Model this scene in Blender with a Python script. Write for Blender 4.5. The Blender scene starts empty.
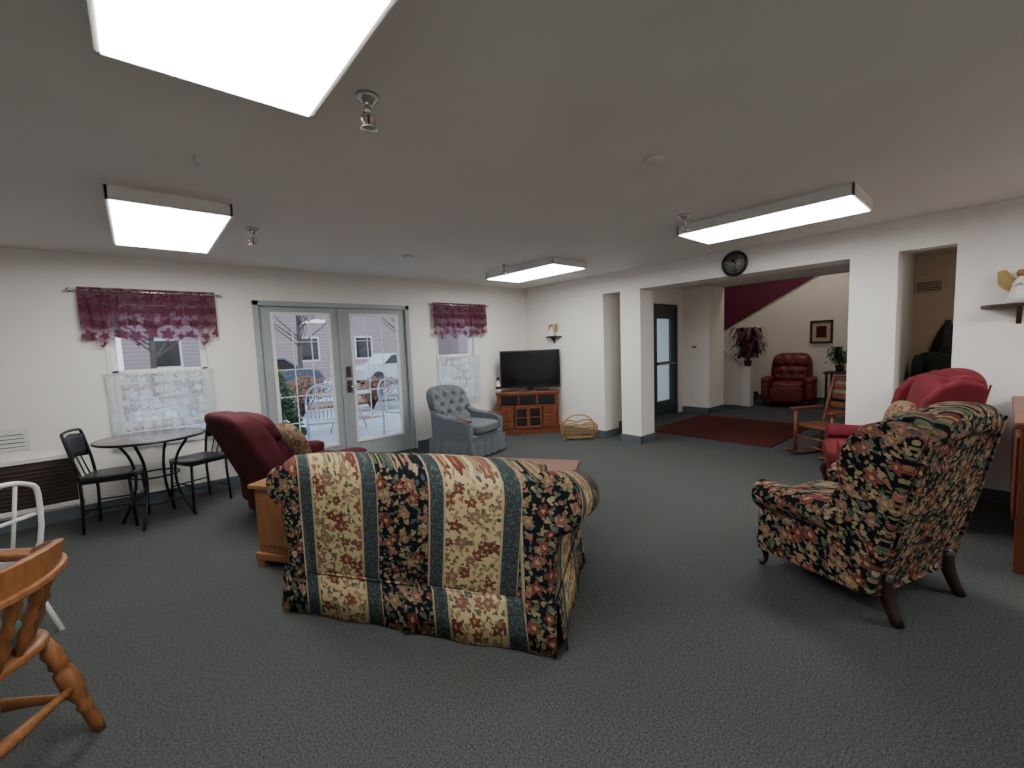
import bpy, math, random, bmesh
from mathutils import Vector, Matrix, Euler
random.seed(7)
pi=math.pi
C=bpy.context.scene.collection
# ------------------------------------------------------------------ node helpers
class G:
    def __init__(s,name):
        s.m=bpy.data.materials.new(name); s.m.use_nodes=True
        s.nt=s.m.node_tree; s.b=s.nt.nodes["Principled BSDF"]; s.out=s.nt.nodes["Material Output"]
    def n(s,t,props=None,ins=None):
        nd=s.nt.nodes.new(t)
        for k,v in (props or {}).items(): setattr(nd,k,v)
        for k,v in (ins or {}).items(): s.set(nd.inputs[k],v)
        return nd
    def set(s,sock,v):
        if isinstance(v,bpy.types.NodeSocket): s.nt.links.new(v,sock)
        else:
            if hasattr(sock.default_value,'__len__') and len(sock.default_value)==4 and len(v)==3: v=(*v,1)
            sock.default_value=v
    def math(s,op,a,b=0.,c=0.):
        nd=s.n("ShaderNodeMath",{"operation":op}); s.set(nd.inputs[0],a); s.set(nd.inputs[1],b); s.set(nd.inputs[2],c); return nd.outputs[0]
    def mix(s,f,a,b):
        nd=s.n("ShaderNodeMix",{"data_type":"RGBA"}); s.set(nd.inputs[0],f); s.set(nd.inputs[6],a); s.set(nd.inputs[7],b); return nd.outputs[2]
    def ramp(s,f,st,const=False):
        nd=s.n("ShaderNodeValToRGB"); cr=nd.color_ramp
        if const: cr.interpolation='CONSTANT'
        while len(cr.elements)<len(st): cr.elements.new(.5)
        for e,(p,c) in zip(cr.elements,st): e.position=p; e.color=(*c,1) if len(c)==3 else c
        s.set(nd.inputs[0],f); return nd.outputs[0]
    def obj(s): return s.n("ShaderNodeTexCoord").outputs["Object"]
    def noise(s,vec,scale,detail=3,rough=.5):
        nd=s.n("ShaderNodeTexNoise",None,{"Vector":vec,"Scale":scale,"Detail":detail,"Roughness":rough}); return nd.outputs[0]
    def bump(s,h,strength=.3,dist=.01):
        nd=s.n("ShaderNodeBump",None,{"Height":h,"Strength":strength,"Distance":dist}); s.set(s.b.inputs["Normal"],nd.outputs[0])
    def base(s,c,rough=.6,metal=0,spec=.5):
        s.set(s.b.inputs["Base Color"],c); s.set(s.b.inputs["Roughness"],rough); s.b.inputs["Metallic"].default_value=metal
        s.b.inputs["Specular IOR Level"].default_value=spec
def plain(name,c,rough=.6,metal=0,var=.08,scale=12,spec=.5,bump=0):
    g=G(name); o=g.obj(); nz=g.noise(o,scale)
    d=tuple(max(0,x*(1-var)) for x in c); e=tuple(min(1,x*(1+var)) for x in c)
    g.base(g.ramp(nz,[(.3,d),(.7,e)]),rough,metal,spec)
    if bump: g.bump(g.noise(o,scale*12),bump,.005)
    return g.m
def wood(name,c1,c2,scale=5,rough=.4,axis=2):
    g=G(name); o=g.obj(); sc=[14,14,14]; sc[axis]=1.2
    mp=g.n("ShaderNodeMapping",None,{"Vector":o,"Scale":tuple(sc)}).outputs[0]
    nz=g.noise(mp,scale,6,.6); g.base(g.ramp(nz,[(.3,c1),(.7,c2)]),rough); return g.m
def emis(name,c,st):
    g=G(name); e=g.n("ShaderNodeEmission",None,{"Color":c,"Strength":st}); g.nt.links.new(e.outputs[0],g.out.inputs[0]); return g.m
def flower(g,vec,scale,rad,pet,rnd=.85):
    v=g.n("ShaderNodeTexVoronoi",{"voronoi_dimensions":"2D"},{"Vector":vec,"Scale":scale,"Randomness":rnd})
    d=v.outputs["Distance"]; col=v.outputs["Color"]
    loc=g.n("ShaderNodeVectorMath",{"operation":"SUBTRACT"}); g.set(loc.inputs[0],vec); g.set(loc.inputs[1],v.outputs["Position"])
    sp=g.n("ShaderNodeSeparateXYZ",None,{0:loc.outputs[0]})
    sc=g.n("ShaderNodeSeparateColor",None,{0:col})
    ang=g.math("ARCTAN2",sp.outputs[1],sp.outputs[0])
    w=g.math("COSINE",g.math("MULTIPLY_ADD",ang,float(pet),g.math("MULTIPLY",sc.outputs[0],6.28)))
    size=g.math("MULTIPLY_ADD",sc.outputs[2],.5,.65)
    th=g.math("MULTIPLY",g.math("MULTIPLY",g.math("MULTIPLY_ADD",w,.22,.8),rad),size)
    mask=g.math("LESS_THAN",d,th)
    ctr=g.math("LESS_THAN",d,g.math("MULTIPLY",th,.3))
    return mask,sc.outputs[1],g.math("DIVIDE",d,th),ctr
def floral(name,stripes,bg,period=.76,phase=0.16,k=1.,kf=1.):
    g=G(name); o=g.obj(); sp=g.n("ShaderNodeSeparateXYZ",None,{0:o})
    x,y,z=sp.outputs
    s=g.math("ADD",x,y)
    t=g.math("SUBTRACT",z,g.math("MULTIPLY",y,.35))
    vec=g.n("ShaderNodeCombineXYZ",None,{0:s,1:t}).outputs[0]
    nzv=g.n("ShaderNodeTexNoise",None,{"Vector":vec,"Scale":34.,"Detail":3.})
    dv=g.n("ShaderNodeVectorMath",{"operation":"MULTIPLY_ADD"}); g.set(dv.inputs[0],nzv.outputs[1]); dv.inputs[1].default_value=(.035,.035,0); g.set(dv.inputs[2],vec)
    vec=dv.outputs[0]
    navy=bg; cream=(.50,.39,.21); slate=(.035,.05,.052)
    if stripes:
        f=g.math("FRACT",g.math("DIVIDE",g.math("ADD",s,phase+period*20),period))
        L=(.36,.30,.19)
        base=g.ramp(f,[(0,navy),(.37,L),(.38,slate),(.475,L),(.485,cream),(.87,L),(.88,slate),(.99,L)],True)
        reg=g.ramp(f,[(0,(1,1,1)),(.365,(0,0,0)),(.49,(1,1,1)),(.865,(0,0,0)),(.995,(1,1,1))],True)
        tn=g.math("GREATER_THAN",g.noise(vec,70.,2),.55)
        base=g.mix(g.math("MULTIPLY",tn,g.math("MULTIPLY",g.math("SUBTRACT",1.,reg),.4)),base,(.15,.17,.14))
    else:
        base=navy; reg=1.
    m,r,d,c=flower(g,vec,30.,.42*k,2,.95)
    lc=g.ramp(r,[(0,(.08,.10,.06)),(.3,(.20,.17,.09)),(.55,(.26,.20,.11)),(.8,(.05,.08,.08))],True)
    col=g.mix(g.math("MULTIPLY",m,reg),base,lc)
    m,r,d,c=flower(g,vec,18.,.34*k,3,.95)
    lc=g.ramp(r,[(0,(.26,.20,.11)),(.35,(.10,.12,.075)),(.65,(.24,.11,.075)),(.85,(.32,.26,.17))],True)
    col=g.mix(g.math("MULTIPLY",m,reg),col,lc)
    m,r,d,c=flower(g,vec,10.,.42*kf,5,.9)
    fc=g.ramp(r,[(0,(.17,.045,.038)),(.25,(.32,.18,.14)),(.5,(.23,.07,.055)),(.7,(.33,.25,.15)),(.88,(.27,.125,.10))],True)
    ring=g.math("MULTIPLY_ADD",g.math("SINE",g.math("MULTIPLY",d,16.)),.35,.45)
    fc=g.mix(ring,fc,(.085,.032,.022)); fc=g.mix(c,fc,(.34,.25,.11))
    col=g.mix(g.math("MULTIPLY",m,reg),col,fc)
    g.base(col,.9,0,.15); g.bump(g.noise(o,400.,2),.25,.002)
    return g.m
# ------------------------------------------------------------------ geometry helpers
def E(name,loc=(0,0,0),rot=0,scale=1):
    e=bpy.data.objects.new(name,None); C.objects.link(e); e.location=loc; e.rotation_euler=(0,0,math.radians(rot)); e.scale=(scale,)*3; e.empty_display_size=.1
    return e
def mesh(name,v,f,mat,parent=None,smooth=False,bevel=0,seg=3,sub=0):
    me=bpy.data.meshes.new(name); me.from_pydata([tuple(p) for p in v],[],f); me.validate()
    bm=bmesh.new(); bm.from_mesh(me); bmesh.ops.recalc_face_normals(bm,faces=bm.faces); bm.to_mesh(me); bm.free()
    ob=bpy.data.objects.new(name,me); C.objects.link(ob)
    if mat: me.materials.append(mat)
    if parent: ob.parent=parent
    if smooth or bevel:
        for p in me.polygons: p.use_smooth=True
    if bevel:
        b=ob.modifiers.new("bev",'BEVEL'); b.width=bevel; b.segments=seg; b.limit_method='ANGLE'; b.angle_limit=math.radians(35); b.harden_normals=True
    return ob
def rotpts(v,rot,c):
    if not rot: return v
    R=Euler([math.radians(a) for a in rot]).to_matrix(); c=Vector(c); return [R@(Vector(p)-c)+c for p in v]
BF=[(0,1,3,2),(4,6,7,5),(0,4,5,1),(2,3,7,6),(0,2,6,4),(1,5,7,3)]
def bv(x0,x1,y0,y1,z0,z1): return [(x,y,z) for x in (x0,x1) for y in (y0,y1) for z in (z0,z1)]
def box(name,x0,x1,y0,y1,z0,z1,mat,parent=None,bevel=0,rot=None):
    v=rotpts(bv(x0,x1,y0,y1,z0,z1),rot,((x0+x1)/2,(y0+y1)/2,(z0+z1)/2))
    return mesh(name,v,BF,mat,parent,bevel=bevel)
def boxes(name,L,mat,parent=None,bevel=0):
    v=[];f=[]
    for b in L:
        k=len(v); v+=bv(*b); f+=[tuple(i+k for i in q) for q in BF]
    return mesh(name,v,f,mat,parent,bevel=bevel)
def prism(name,prof,a0,a1,axis,mat,parent=None,bevel=0,seg=3,rot=None,pivot=(0,0,0),fn=None):
    n=len(prof)
    def P(p,a): return {'x':(a,p[0],p[1]),'y':(p[0],a,p[1]),'z':(p[0],p[1],a)}[axis]
    v=[P(p,a0) for p in prof]+[P(p,a1) for p in prof]
    if fn: v=[fn(p) for p in v]
    f=[tuple(range(n)),tuple(range(2*n-1,n-1,-1))]+[(i,(i+1)%n,n+(i+1)%n,n+i) for i in range(n)]
    return mesh(name,rotpts(v,rot,pivot),f,mat,parent,bevel=bevel,seg=seg)
def spl(pts,k=6,closed=False):
    P=[Vector(p) for p in pts]; n=len(P); o=[]
    rng=range(n) if closed else range(n-1)
    for i in rng:
        a=P[(i-1)%n] if closed or i>0 else P[0]*2-P[1]
        b=P[i]; c=P[(i+1)%n]; d=P[(i+2)%n] if closed or i+2<n else P[-1]*2-P[-2]
        for j in range(k):
            t=j/k; o.append(.5*((2*b)+(c-a)*t+(2*a-5*b+4*c-d)*t*t+(-a+3*b-3*c+d)*t**3))
    if not closed: o.append(P[-1])
    return o
def tubevf(pts,r,n=10,closed=False,flat=1):
    P=[Vector(p) for p in pts]; m=len(P)
    if not hasattr(r,'__len__'): r=[r]*m
    v=[];f=[];prev=None
    for i in range(m):
        if closed: t=P[(i+1)%m]-P[(i-1)%m]
        else: t=P[min(i+1,m-1)]-P[max(i-1,0)]
        if t.length<1e-9: t=Vector((0,0,1))
        t.normalize()
        if prev is None:
            u=t.orthogonal().normalized()
        else:
            u=prev-t*prev.dot(t)
            u=u.normalized() if u.length>1e-6 else t.orthogonal().normalized()
        prev=u; w=t.cross(u)
        for j in range(n):
            a=2*pi*j/n; v.append(P[i]+(u*math.cos(a)+w*math.sin(a)*flat)*r[i])
    mm=m if closed else m-1
    for i in range(mm):
        for j in range(n):
            a=i*n+j;b=i*n+(j+1)%n;c=((i+1)%m)*n+(j+1)%n;d=((i+1)%m)*n+j; f.append((a,b,c,d))
    if not closed: f.append(tuple(range(n-1,-1,-1))); f.append(tuple((m-1)*n+j for j in range(n)))
    return v,f
def tube(name,pts,r,mat,parent=None,n=10,closed=False,smooth=0,flat=1):
    if smooth:
        if hasattr(r,'__len__'):
            m=len(r); q=[]
            for i in range(m-1):
                for j in range(smooth): q.append(r[i]+(r[i+1]-r[i])*j/smooth)
            q.append(r[-1]); r=q
        pts=spl(pts,smooth,closed)
    v,f=tubevf(pts,r,n,closed,flat); return mesh(name,v,f,mat,parent,smooth=True)
def tubes(name,L,mat,parent=None,n=8,smooth=0):
    V=[];Fc=[]
    for pts,r in L:
        if smooth and len(pts)>2 and not hasattr(r,'__len__'): pts=spl(pts,smooth)
        v,f=tubevf(pts,r,n); k=len(V); V+=v; Fc+=[tuple(i+k for i in q) for q in f]
    return mesh(name,V,Fc,mat,parent,smooth=True)
def turned(name,p0,p1,prof,mat,parent=None,n=12):
    a=Vector(p0);b=Vector(p1); return tube(name,[a+(b-a)*t for t,_ in prof],[r for _,r in prof],mat,parent,n)
def lathe(name,prof,mat,parent=None,loc=(0,0,0),n=24,rot=None):
    v=[];f=[];m=len(prof)
    for r,z in prof:
        for j in range(n): a=2*pi*j/n; v.append((r*math.cos(a),r*math.sin(a),z))
    for i in range(m-1):
        for j in range(n): f.append((i*n+j,i*n+(j+1)%n,(i+1)*n+(j+1)%n,(i+1)*n+j))
    f.append(tuple(range(n))); f.append(tuple((m-1)*n+j for j in range(n)))
    v=rotpts(v,rot,(0,0,0)); L=Vector(loc); v=[Vector(p)+L for p in v]
    return mesh(name,v,f,mat,parent,smooth=True)
def sbox(name,x0,x1,y0,y1,z0,z1,mat,parent=None,e=5,k=12,rot=None,fn=None):
    c=((x0+x1)/2,(y0+y1)/2,(z0+z1)/2); h=((x1-x0)/2,(y1-y0)/2,(z1-z0)/2)
    idx={};v=[];f=[]
    def vid(i,j,l):
        key=(i,j,l)
        if key not in idx:
            q=[math.tan((2*t/k-1)*pi/4) for t in key]
            s=(sum(abs(a)**e for a in q))**(1/e)
            idx[key]=len(v); v.append(Vector([c[m]+h[m]*q[m]/s for m in range(3)]))
        return idx[key]
    for a in range(k):
        for b in range(k):
            for w in (0,k):
                f.append((vid(w,a,b),vid(w,a+1,b),vid(w,a+1,b+1),vid(w,a,b+1)))
                f.append((vid(a,w,b),vid(a+1,w,b),vid(a+1,w,b+1),vid(a,w,b+1)))
                f.append((vid(a,b,w),vid(a+1,b,w),vid(a+1,b+1,w),vid(a,b+1,w)))
    if fn: v=[Vector(fn(p)) for p in v]
    v=rotpts(v,rot,c)
    return mesh(name,v,f,mat,parent,smooth=True)
# ------------------------------------------------------------------ materials
g=G("wall_paint"); o=g.obj(); g.base(g.ramp(g.noise(o,3.,4),[(.3,(.79,.77,.73)),(.7,(.83,.81,.77))]),.8,0,.3); g.bump(g.noise(o,90.,3),.15,.004); WALL=g.m
g=G("ceiling_paint"); o=g.obj(); g.base(g.ramp(g.noise(o,2.,4),[(.3,(.76,.73,.70)),(.7,(.80,.77,.74))]),.9,0,.2); g.bump(g.noise(o,120.,4),.3,.004); CEIL=g.m
g=G("carpet_green_gray"); o=g.obj(); n1=g.noise(o,120.,4,.75); n2=g.noise(o,2.2,3); n3=g.noise(o,45.,2)
c=g.ramp(n1,[(.36,(.022,.027,.026)),(.64,(.148,.160,.152))]); c=g.mix(g.math("MULTIPLY",n2,.3),c,(.068,.075,.071)); c=g.mix(g.math("MULTIPLY",n3,.2),c,(.105,.113,.107))
g.base(c,.95,0,.1); g.bump(n1,.8,.015); CARPET=g.m
HALLCARPET=plain("carpet_hall",(.05,.055,.06),.95,0,.25,200)
MAT_RED=plain("mat_red",(.075,.022,.019),.95,0,.3,150,.1,.4)
BASE=plain("vinyl_baseboard",(.10,.125,.145),.5)
WHITE=plain("white_trim",(.78,.77,.75),.5,0,.03)
DOORGRAY=plain("door_gray_paint",(.34,.375,.39),.45,0,.04)
BLACKM=plain("black_metal",(.012,.012,.015),.35,.3)
BLACK=plain("black_plastic",(.01,.01,.012),.3)
SCREEN=plain("tv_screen",(.004,.004,.006),.12)
CHROME=plain("chrome",(.6,.6,.6),.25,1)
BURG=plain("burgundy_velvet",(.075,.010,.018),.75,0,.25,9,.3,.3)
RED=plain("red_upholstery",(.13,.008,.016),.75,0,.2,9,.3,.3)
HALLRED=plain("hall_red_vinyl",(.13,.010,.014),.5,0,.2,9)
BLUEG=plain("bluegray_upholstery",(.13,.15,.165),.8,0,.12,20,.3,.3)
OAK=wood("oak",(.16,.06,.02),(.28,.115,.04))
OAKD=wood("cherry_wood",(.11,.03,.012),(.22,.068,.025),axis=0)
OAKL=wood("light_oak",(.20,.085,.03),(.34,.155,.06))
DARKW=wood("dark_wood",(.02,.008,.005),(.05,.02,.012))
LEGW=wood("dark_mahogany",(.012,.006,.004),(.03,.013,.009))
TAN=plain("tan_wall",(.52,.42,.33),.85,0,.05)
BURGW=plain("burgundy_wall",(.12,.016,.05),.8,0,.08,4)
TEAL=plain("teal_cushion",(.07,.14,.125),.85,0,.2,30)
GOLD=plain("gold_wicker",(.38,.23,.08),.45,.2,.2,40)
GOLDF=plain("gold_fabric",(.38,.27,.10),.85,0,.2,25)
LEAF=plain("plant_leaf",(.03,.08,.025),.6,0,.4,30)
PLUM=plain("plum_leaf",(.12,.035,.07),.6,0,.6,30)
DGREEN=plain("dark_green_upholstery",(.014,.022,.022),.85)
CLOCKF=plain("clock_face",(.6,.58,.53),.5,0,.03)
BROWN=plain("brown_grille",(.05,.035,.028),.5,0,.15)
PAPER=plain("paper_sign",(.7,.69,.66),.7,0,.03)
FLS=floral("floral_stripe_fabric",True,(.006,.008,.012),k=.92,kf=.95)
FLD=floral("floral_dark_fabric",False,(.005,.005,.008),k=1.0,kf=.98)
PIL=floral("floral_pillow_fabric",False,(.20,.15,.08))
PANEL=emis("light_panel_lens",(1.,.98,.96),20.)
g=G("window_glass"); tr=g.n("ShaderNodeBsdfTransparent",None,{"Color":(.93,.96,.97,1)}); gl=g.n("ShaderNodeBsdfGlossy",None,{"Roughness":.03}); ms=g.n("ShaderNodeMixShader",None,{0:.04}); g.nt.links.new(tr.outputs[0],ms.inputs[1]); g.nt.links.new(gl.outputs[0],ms.inputs[2]); g.nt.links.new(ms.outputs[0],g.out.inputs[0]); GLASS=g.m
def lace(name,c,scale,open_):
    g=G(name); o=g.obj(); sp=g.n("ShaderNodeSeparateXYZ",None,{0:o}); vec=g.n("ShaderNodeCombineXYZ",None,{0:sp.outputs[0],1:sp.outputs[2]}).outputs[0]
    m,r,d,ct=flower(g,vec,scale,.5,5,.4)
    net=g.math("GREATER_THAN",g.n("ShaderNodeTexVoronoi",{"voronoi_dimensions":"2D","feature":"DISTANCE_TO_EDGE"},{"Vector":vec,"Scale":scale*7}).outputs[0],.11)
    op=g.math("SUBTRACT",1.,g.math("MULTIPLY",g.math("MULTIPLY",g.math("SUBTRACT",1.,m),net),open_))
    tr=g.n("ShaderNodeBsdfTransparent"); df=g.n("ShaderNodeBsdfDiffuse",None,{"Color":(*c,1)}); tl=g.n("ShaderNodeBsdfTranslucent",None,{"Color":(*c,1)})
    a=g.n("ShaderNodeMixShader",None,{0:.4}); g.nt.links.new(df.outputs[0],a.inputs[1]); g.nt.links.new(tl.outputs[0],a.inputs[2])
    b=g.n("ShaderNodeMixShader",None,{0:op}); g.nt.links.new(tr.outputs[0],b.inputs[1]); g.nt.links.new(a.outputs[0],b.inputs[2]); g.nt.links.new(b.outputs[0],g.out.inputs[0]); return g.m
LACEW=lace("white_lace",(.72,.74,.75),9.,.88)
LACEB=lace("burgundy_lace",(.17,.055,.09),9.,.35)
LACEO=lace("burgundy_open_lace",(.20,.07,.115),9.,.95)
# ------------------------------------------------------------------ room shell
YB=5.616; XR=5.26; H=2.44
box("floor",-3,5.6,-3,YB+.15,-.1,0,CARPET)
box("floor_hall",5.6,11.1,-3,6.2,-.1,0,HALLCARPET)
box("ceiling",-3,8.9,-3,YB+.15,H,H+.1,CEIL)
boxes("ceiling_stairwell",[(8.8,11.1,.8,6.3,4.6,4.7)],CEIL)
W1=(-.19,.57,.62,2.04); W2=(3.42,4.10,.62,2.04); DR=(1.03,2.97,0,2.07); y0,y1=YB,YB+.15
boxes("wall_back",[(-3.1,W1[0],y0,y1,0,H),(W1[0],W1[1],y0,y1,0,W1[2]),(W1[0],W1[1],y0,y1,W1[3],H),(W1[1],DR[0],y0,y1,0,H),(DR[0],DR[1],y0,y1,DR[3],H),(DR[1],W2[0],y0,y1,0,H),(W2[0],W2[1],y0,y1,0,W2[2]),(W2[0],W2[1],y0,y1,W2[3],H),(W2[1],5.6,y0,y1,0,H)],WALL)
boxes("wall_right",[(XR,5.6,3.94,YB,0,H),(XR,5.6,.67,3.94,2.16,H),(XR,5.6,.67,1.02,0,2.16),(XR,5.45,.30,.67,2.16,H),(XR,5.45,-3,.30,0,H)],WALL)
box("wall_column",XR,5.6,3.32,3.64,0,2.16,WALL)
box("wall_left",-3.1,-3,-3,YB,0,H,WALL)
box("wall_front",-3.1,5.45,-3.1,-3,0,H,WALL)
box("wall_entry_a",5.6,7.05,4.25,4.4,0,H,WALL); box("wall_entry_b",8.0,8.25,4.25,4.4,0,H,WALL); box("wall_entry_c",7.05,8.0,4.25,4.4,2.12,H,WALL)
box("wall_entry_column",8.25,8.9,3.72,4.4,0,H,WALL)
box("wall_hall_far",10.9,11.05,.8,6.3,0,4.6,WALL)
prism("wall_hall_accent",[(1.85,3.14),(5.6,1.05),(5.6,4.6),(1.85,4.6)],10.87,10.9,'x',BURGW)
box("wall_stair_end",8.9,11.05,6.2,6.3,0,4.6,WALL); box("wall_stair_side",8.8,8.9,4.4,6.3,0,4.6,WALL); box("wall_stair_fascia",8.8,8.9,.8,4.4,H,4.6,WALL)
box("wall_partition",5.6,11,.85,.95,0,4.6,WALL)
box("wall_side_room",8,8.1,-3,.85,0,H,TAN); box("wall_side_room_end",5.45,8,-3.1,-3,0,H,TAN)
boxes("baseboard_back",[(-3,1.0,YB-.015,YB,0,.11),(3.0,XR,YB-.015,YB,0,.11)],BASE)
boxes("baseboard_right",[(XR-.015,XR,3.93,YB,0,.11),(XR-.015,XR,.66,1.02,0,.11),(XR-.015,XR,-3,.3,0,.11),(XR-.015,5.6,3.305,3.32,0,.11),(XR-.015,XR,3.305,3.655,0,.11),(XR-.015,5.6,3.925,3.94,0,.11)],BASE)
boxes("baseboard_hall",[(8.23,8.25,3.7,4.25,0,.11),(8.23,8.9,3.7,3.72,0,.11),(10.88,10.9,.95,6.2,0,.11),(5.6,7.0,4.235,4.25,0,.11)],BASE)
box("entry_mat",6.1,8.0,1.95,3.75,0,.012,MAT_RED)
def window(name,w):
    x0,x1,z0,z1=w; e=E(name,(0,0,0))
    t=.05;yy0,yy1=YB+.06,YB+.12
    boxes("frame",[(x0,x0+t,yy0,yy1,z0,z1),(x1-t,x1,yy0,yy1,z0,z1),(x0,x1,yy0,yy1,z0,z0+t),(x0,x1,yy0,yy1,z1-t,z1),(x0,x1,yy0,yy1,1.30,1.35)],WHITE,e,.004)
    boxes("casing",[(x0-.03,x0,YB-.012,YB,z0-.03,z1+.03),(x1,x1+.03,YB-.012,YB,z0-.03,z1+.03),(x0-.05,x1+.05,YB-.02,YB+.06,z0-.04,z0)],WHITE,e,.004)
    box("glass",x0+t,x1-t,YB+.085,YB+.09,z0+t,z1-t,GLASS,e)
window("window_1",W1); window("window_2",W2)
e=E("door_1")
boxes("frame",[(1.03,1.09,YB-.02,YB+.13,0,2.07),(2.91,2.97,YB-.02,YB+.13,0,2.07),(1.03,2.97,YB-.02,YB+.13,2.01,2.07)],DOORGRAY,e,.006)
def leaf(x0,x1,gx0,gx1,e,k):
    yy0,yy1=YB+.02,YB+.065; gz0,gz1=.27,1.92
    boxes("leaf_%d"%k,[(x0,gx0,yy0,yy1,.02,2.005),(gx1,x1,yy0,yy1,.02,2.005),(gx0,gx1,yy0,yy1,.02,gz0),(gx0,gx1,yy0,yy1,gz1,2.005)],DOORGRAY,e,.003)
    r=.025
    boxes("glass_stop_%d"%k,[(gx0-r,gx0+.01,yy0-.012,yy0+.01,gz0-r,gz1+r),(gx1-.01,gx1+r,yy0-.012,yy0+.01,gz0-r,gz1+r),(gx0,gx1,yy0-.012,yy0+.01,gz0-r,gz0+.01),(gx0,gx1,yy0-.012,yy0+.01,gz1-.01,gz1+r)],WHITE,e,.003)
    m=[]
    for i in (1,2): xx=gx0+(gx1-gx0)*i/3; m.append((xx-.005,xx+.005,yy0+.02,yy0+.03,gz0,gz1))
    for i in range(1,5): zz=gz0+(gz1-gz0)*i/5; m.append((gx0,gx1,yy0+.02,yy0+.03,zz-.005,zz+.005))
    boxes("muntins_%d"%k,m,WHITE,e); box("glass_%d"%k,gx0,gx1,yy0+.035,yy0+.04,gz0,gz1,GLASS,e)
leaf(1.095,1.995,1.23,1.86,e,1); leaf(2.005,2.905,2.15,2.78,e,2)
box("astragal",1.975,2.025,YB,YB+.03,.02,2.0,DOORGRAY,e,.004)
boxes("lock_plates",[(2.045,2.10,YB-.0,YB+.02,1.12,1.26),(2.045,2.10,YB-.0,YB+.02,.92,1.08)],BROWN,e,.006)
tube("handle",[(2.07,YB,1.0),(2.07,YB-.06,1.0),(2.19,YB-.07,1.0)],.011,CHROME,e)
box("threshold",1.03,2.97,YB-.03,YB+.15,0,.02,CHROME,e)
e=E("door_2")
DK=plain("dark_door_paint",(.035,.045,.055),.4)
boxes("frame",[(7.05,7.12,4.22,4.3,0,2.12),(7.93,8.0,4.22,4.3,0,2.12),(7.05,8.0,4.22,4.3,2.05,2.12)],DK,e,.005)
boxes("leaf",[(7.12,7.27,4.24,4.29,.02,2.05),(7.78,7.93,4.24,4.29,.02,2.05),(7.27,7.78,4.24,4.29,.02,.3),(7.27,7.78,4.24,4.29,1.85,2.05),(7.27,7.78,4.24,4.29,.98,1.04)],DK,e,.003)
box("glass",7.27,7.78,4.26,4.27,.3,1.85,GLASS,e); tube("push_bar",[(7.25,4.2,1.0),(7.85,4.2,1.0)],.015,CHROME,e)
def curtain(name,x0,x1,zt,zb,y,waves,amp,mat,scal=0,nscal=3,parent=None):
    nx,nz=160,14;v=[];f=[]
    for j in range(nz+1):
        t=j/nz
        for i in range(nx+1):
            s=i/nx; z_b=zb+scal*(abs(math.cos(pi*nscal*s))) ; z=zt+(z_b-zt)*t
            yy=y-(amp*(.4+.6*t))*(math.sin(2*pi*waves*s+.7*math.sin(9*s))+.35*math.sin(2*pi*waves*2.3*s+1))
            v.append((x0+(x1-x0)*s,yy,z))
    for j in range(nz):
        for i in range(nx):
            a=j*(nx+1)+i; f.append((a,a+1,a+nx+2,a+nx+1))
    return mesh(name,v,f,mat,parent,smooth=True)
for k,(a,b,wa,wb) in enumerate([(-.36,.68,-.24,.60),(3.34,4.33,3.40,4.17)]):
    e=E("valance"); curtain("lace_header",a,b,2.13,1.90,YB-.055,15,.012,LACEB,0,3,e); curtain("lace_skirt",a,b,1.97,1.74,YB-.065,12,.018,LACEB,.05,3,e); curtain("lace_edge",a,b,1.82,1.57,YB-.06,12,.018,LACEO,.09,4,e)
    tube("rod",[(a-.04,YB-.05,2.10),(b+.04,YB-.05,2.10)],.010,CHROME,e)
    lathe("finial_1",[(0,-.02),(.018,-.01),(.02,0),(.012,.015),(0,.02)],CHROME,e,(a-.05,YB-.05,2.10),10); lathe("finial_2",[(0,-.02),(.018,-.01),(.02,0),(.012,.015),(0,.02)],CHROME,e,(b+.05,YB-.05,2.10),10)
    boxes("brackets",[(a+.0,a+.015,YB-.05,YB,2.09,2.11),(b-.015,b,YB-.05,YB,2.09,2.11)],CHROME,e)
    e=E("cafe_curtain"); curtain("lace",wa,wb,1.33,.58,YB-.05,11,.014,LACEW,.04,6,e); tube("rod",[(wa-.02,YB-.045,1.315),(wb+.02,YB-.045,1.315)],.006,WHITE,e)
    boxes("brackets",[(wa,wa+.01,YB-.04,YB-.0,1.31,1.32),(wb-.01,wb,YB-.04,YB-.0,1.31,1.32)],WHITE,e)
ZL=2.36
for (a,b,c,d) in [(-.02,.60,.58,1.83),(-.06,.56,3.38,4.66),(3.68,4.28,.70,1.95),(3.66,4.26,3.43,4.68),(0,.6,-2.2,-.95),(3.68,4.28,-2.2,-.95)]:
    e=E("ceiling_light",((a+b)/2,(c+d)/2,0)); w=(b-a)/2;l=(d-c)/2;t=.018
    boxes("housing",[(-w,-w+t,-l,l,ZL,H),(w-t,w,-l,l,ZL,H),(-w,w,-l,-l+t,ZL,H),(-w,w,l-t,l,ZL,H)],WHITE,e,.003)
    box("lens",-w+t,w-t,-l+t,l-t,ZL-.004,ZL+.006,PANEL,e)
for (x,y) in [(7,2.6),(6.6,-.1)]:  # unseen fixtures, added to brighten the hall and the side room
    e=E("added_fill_light",(x,y,0)); lathe("dome",[(0,H-.09),(.1,H-.08),(.16,H-.04),(.17,H-.01)],emis("added_fill_lens",(1,.87,.72),20.),e,(0,0,0)); lathe("ring",[(.175,H-.02),(.18,H)],WHITE,e,(0,0,0))
e=E("added_stair_fill",(9.9,2.6,0)); lathe("dome",[(0,4.46),(.15,4.48),(.25,4.54),(.26,4.59)],emis("added_stair_lens",(1,.89,.76),38.),e); lathe("ring",[(.27,4.57),(.28,4.6)],WHITE,e)  # added lamp, out of view, to light the stairwell
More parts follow.
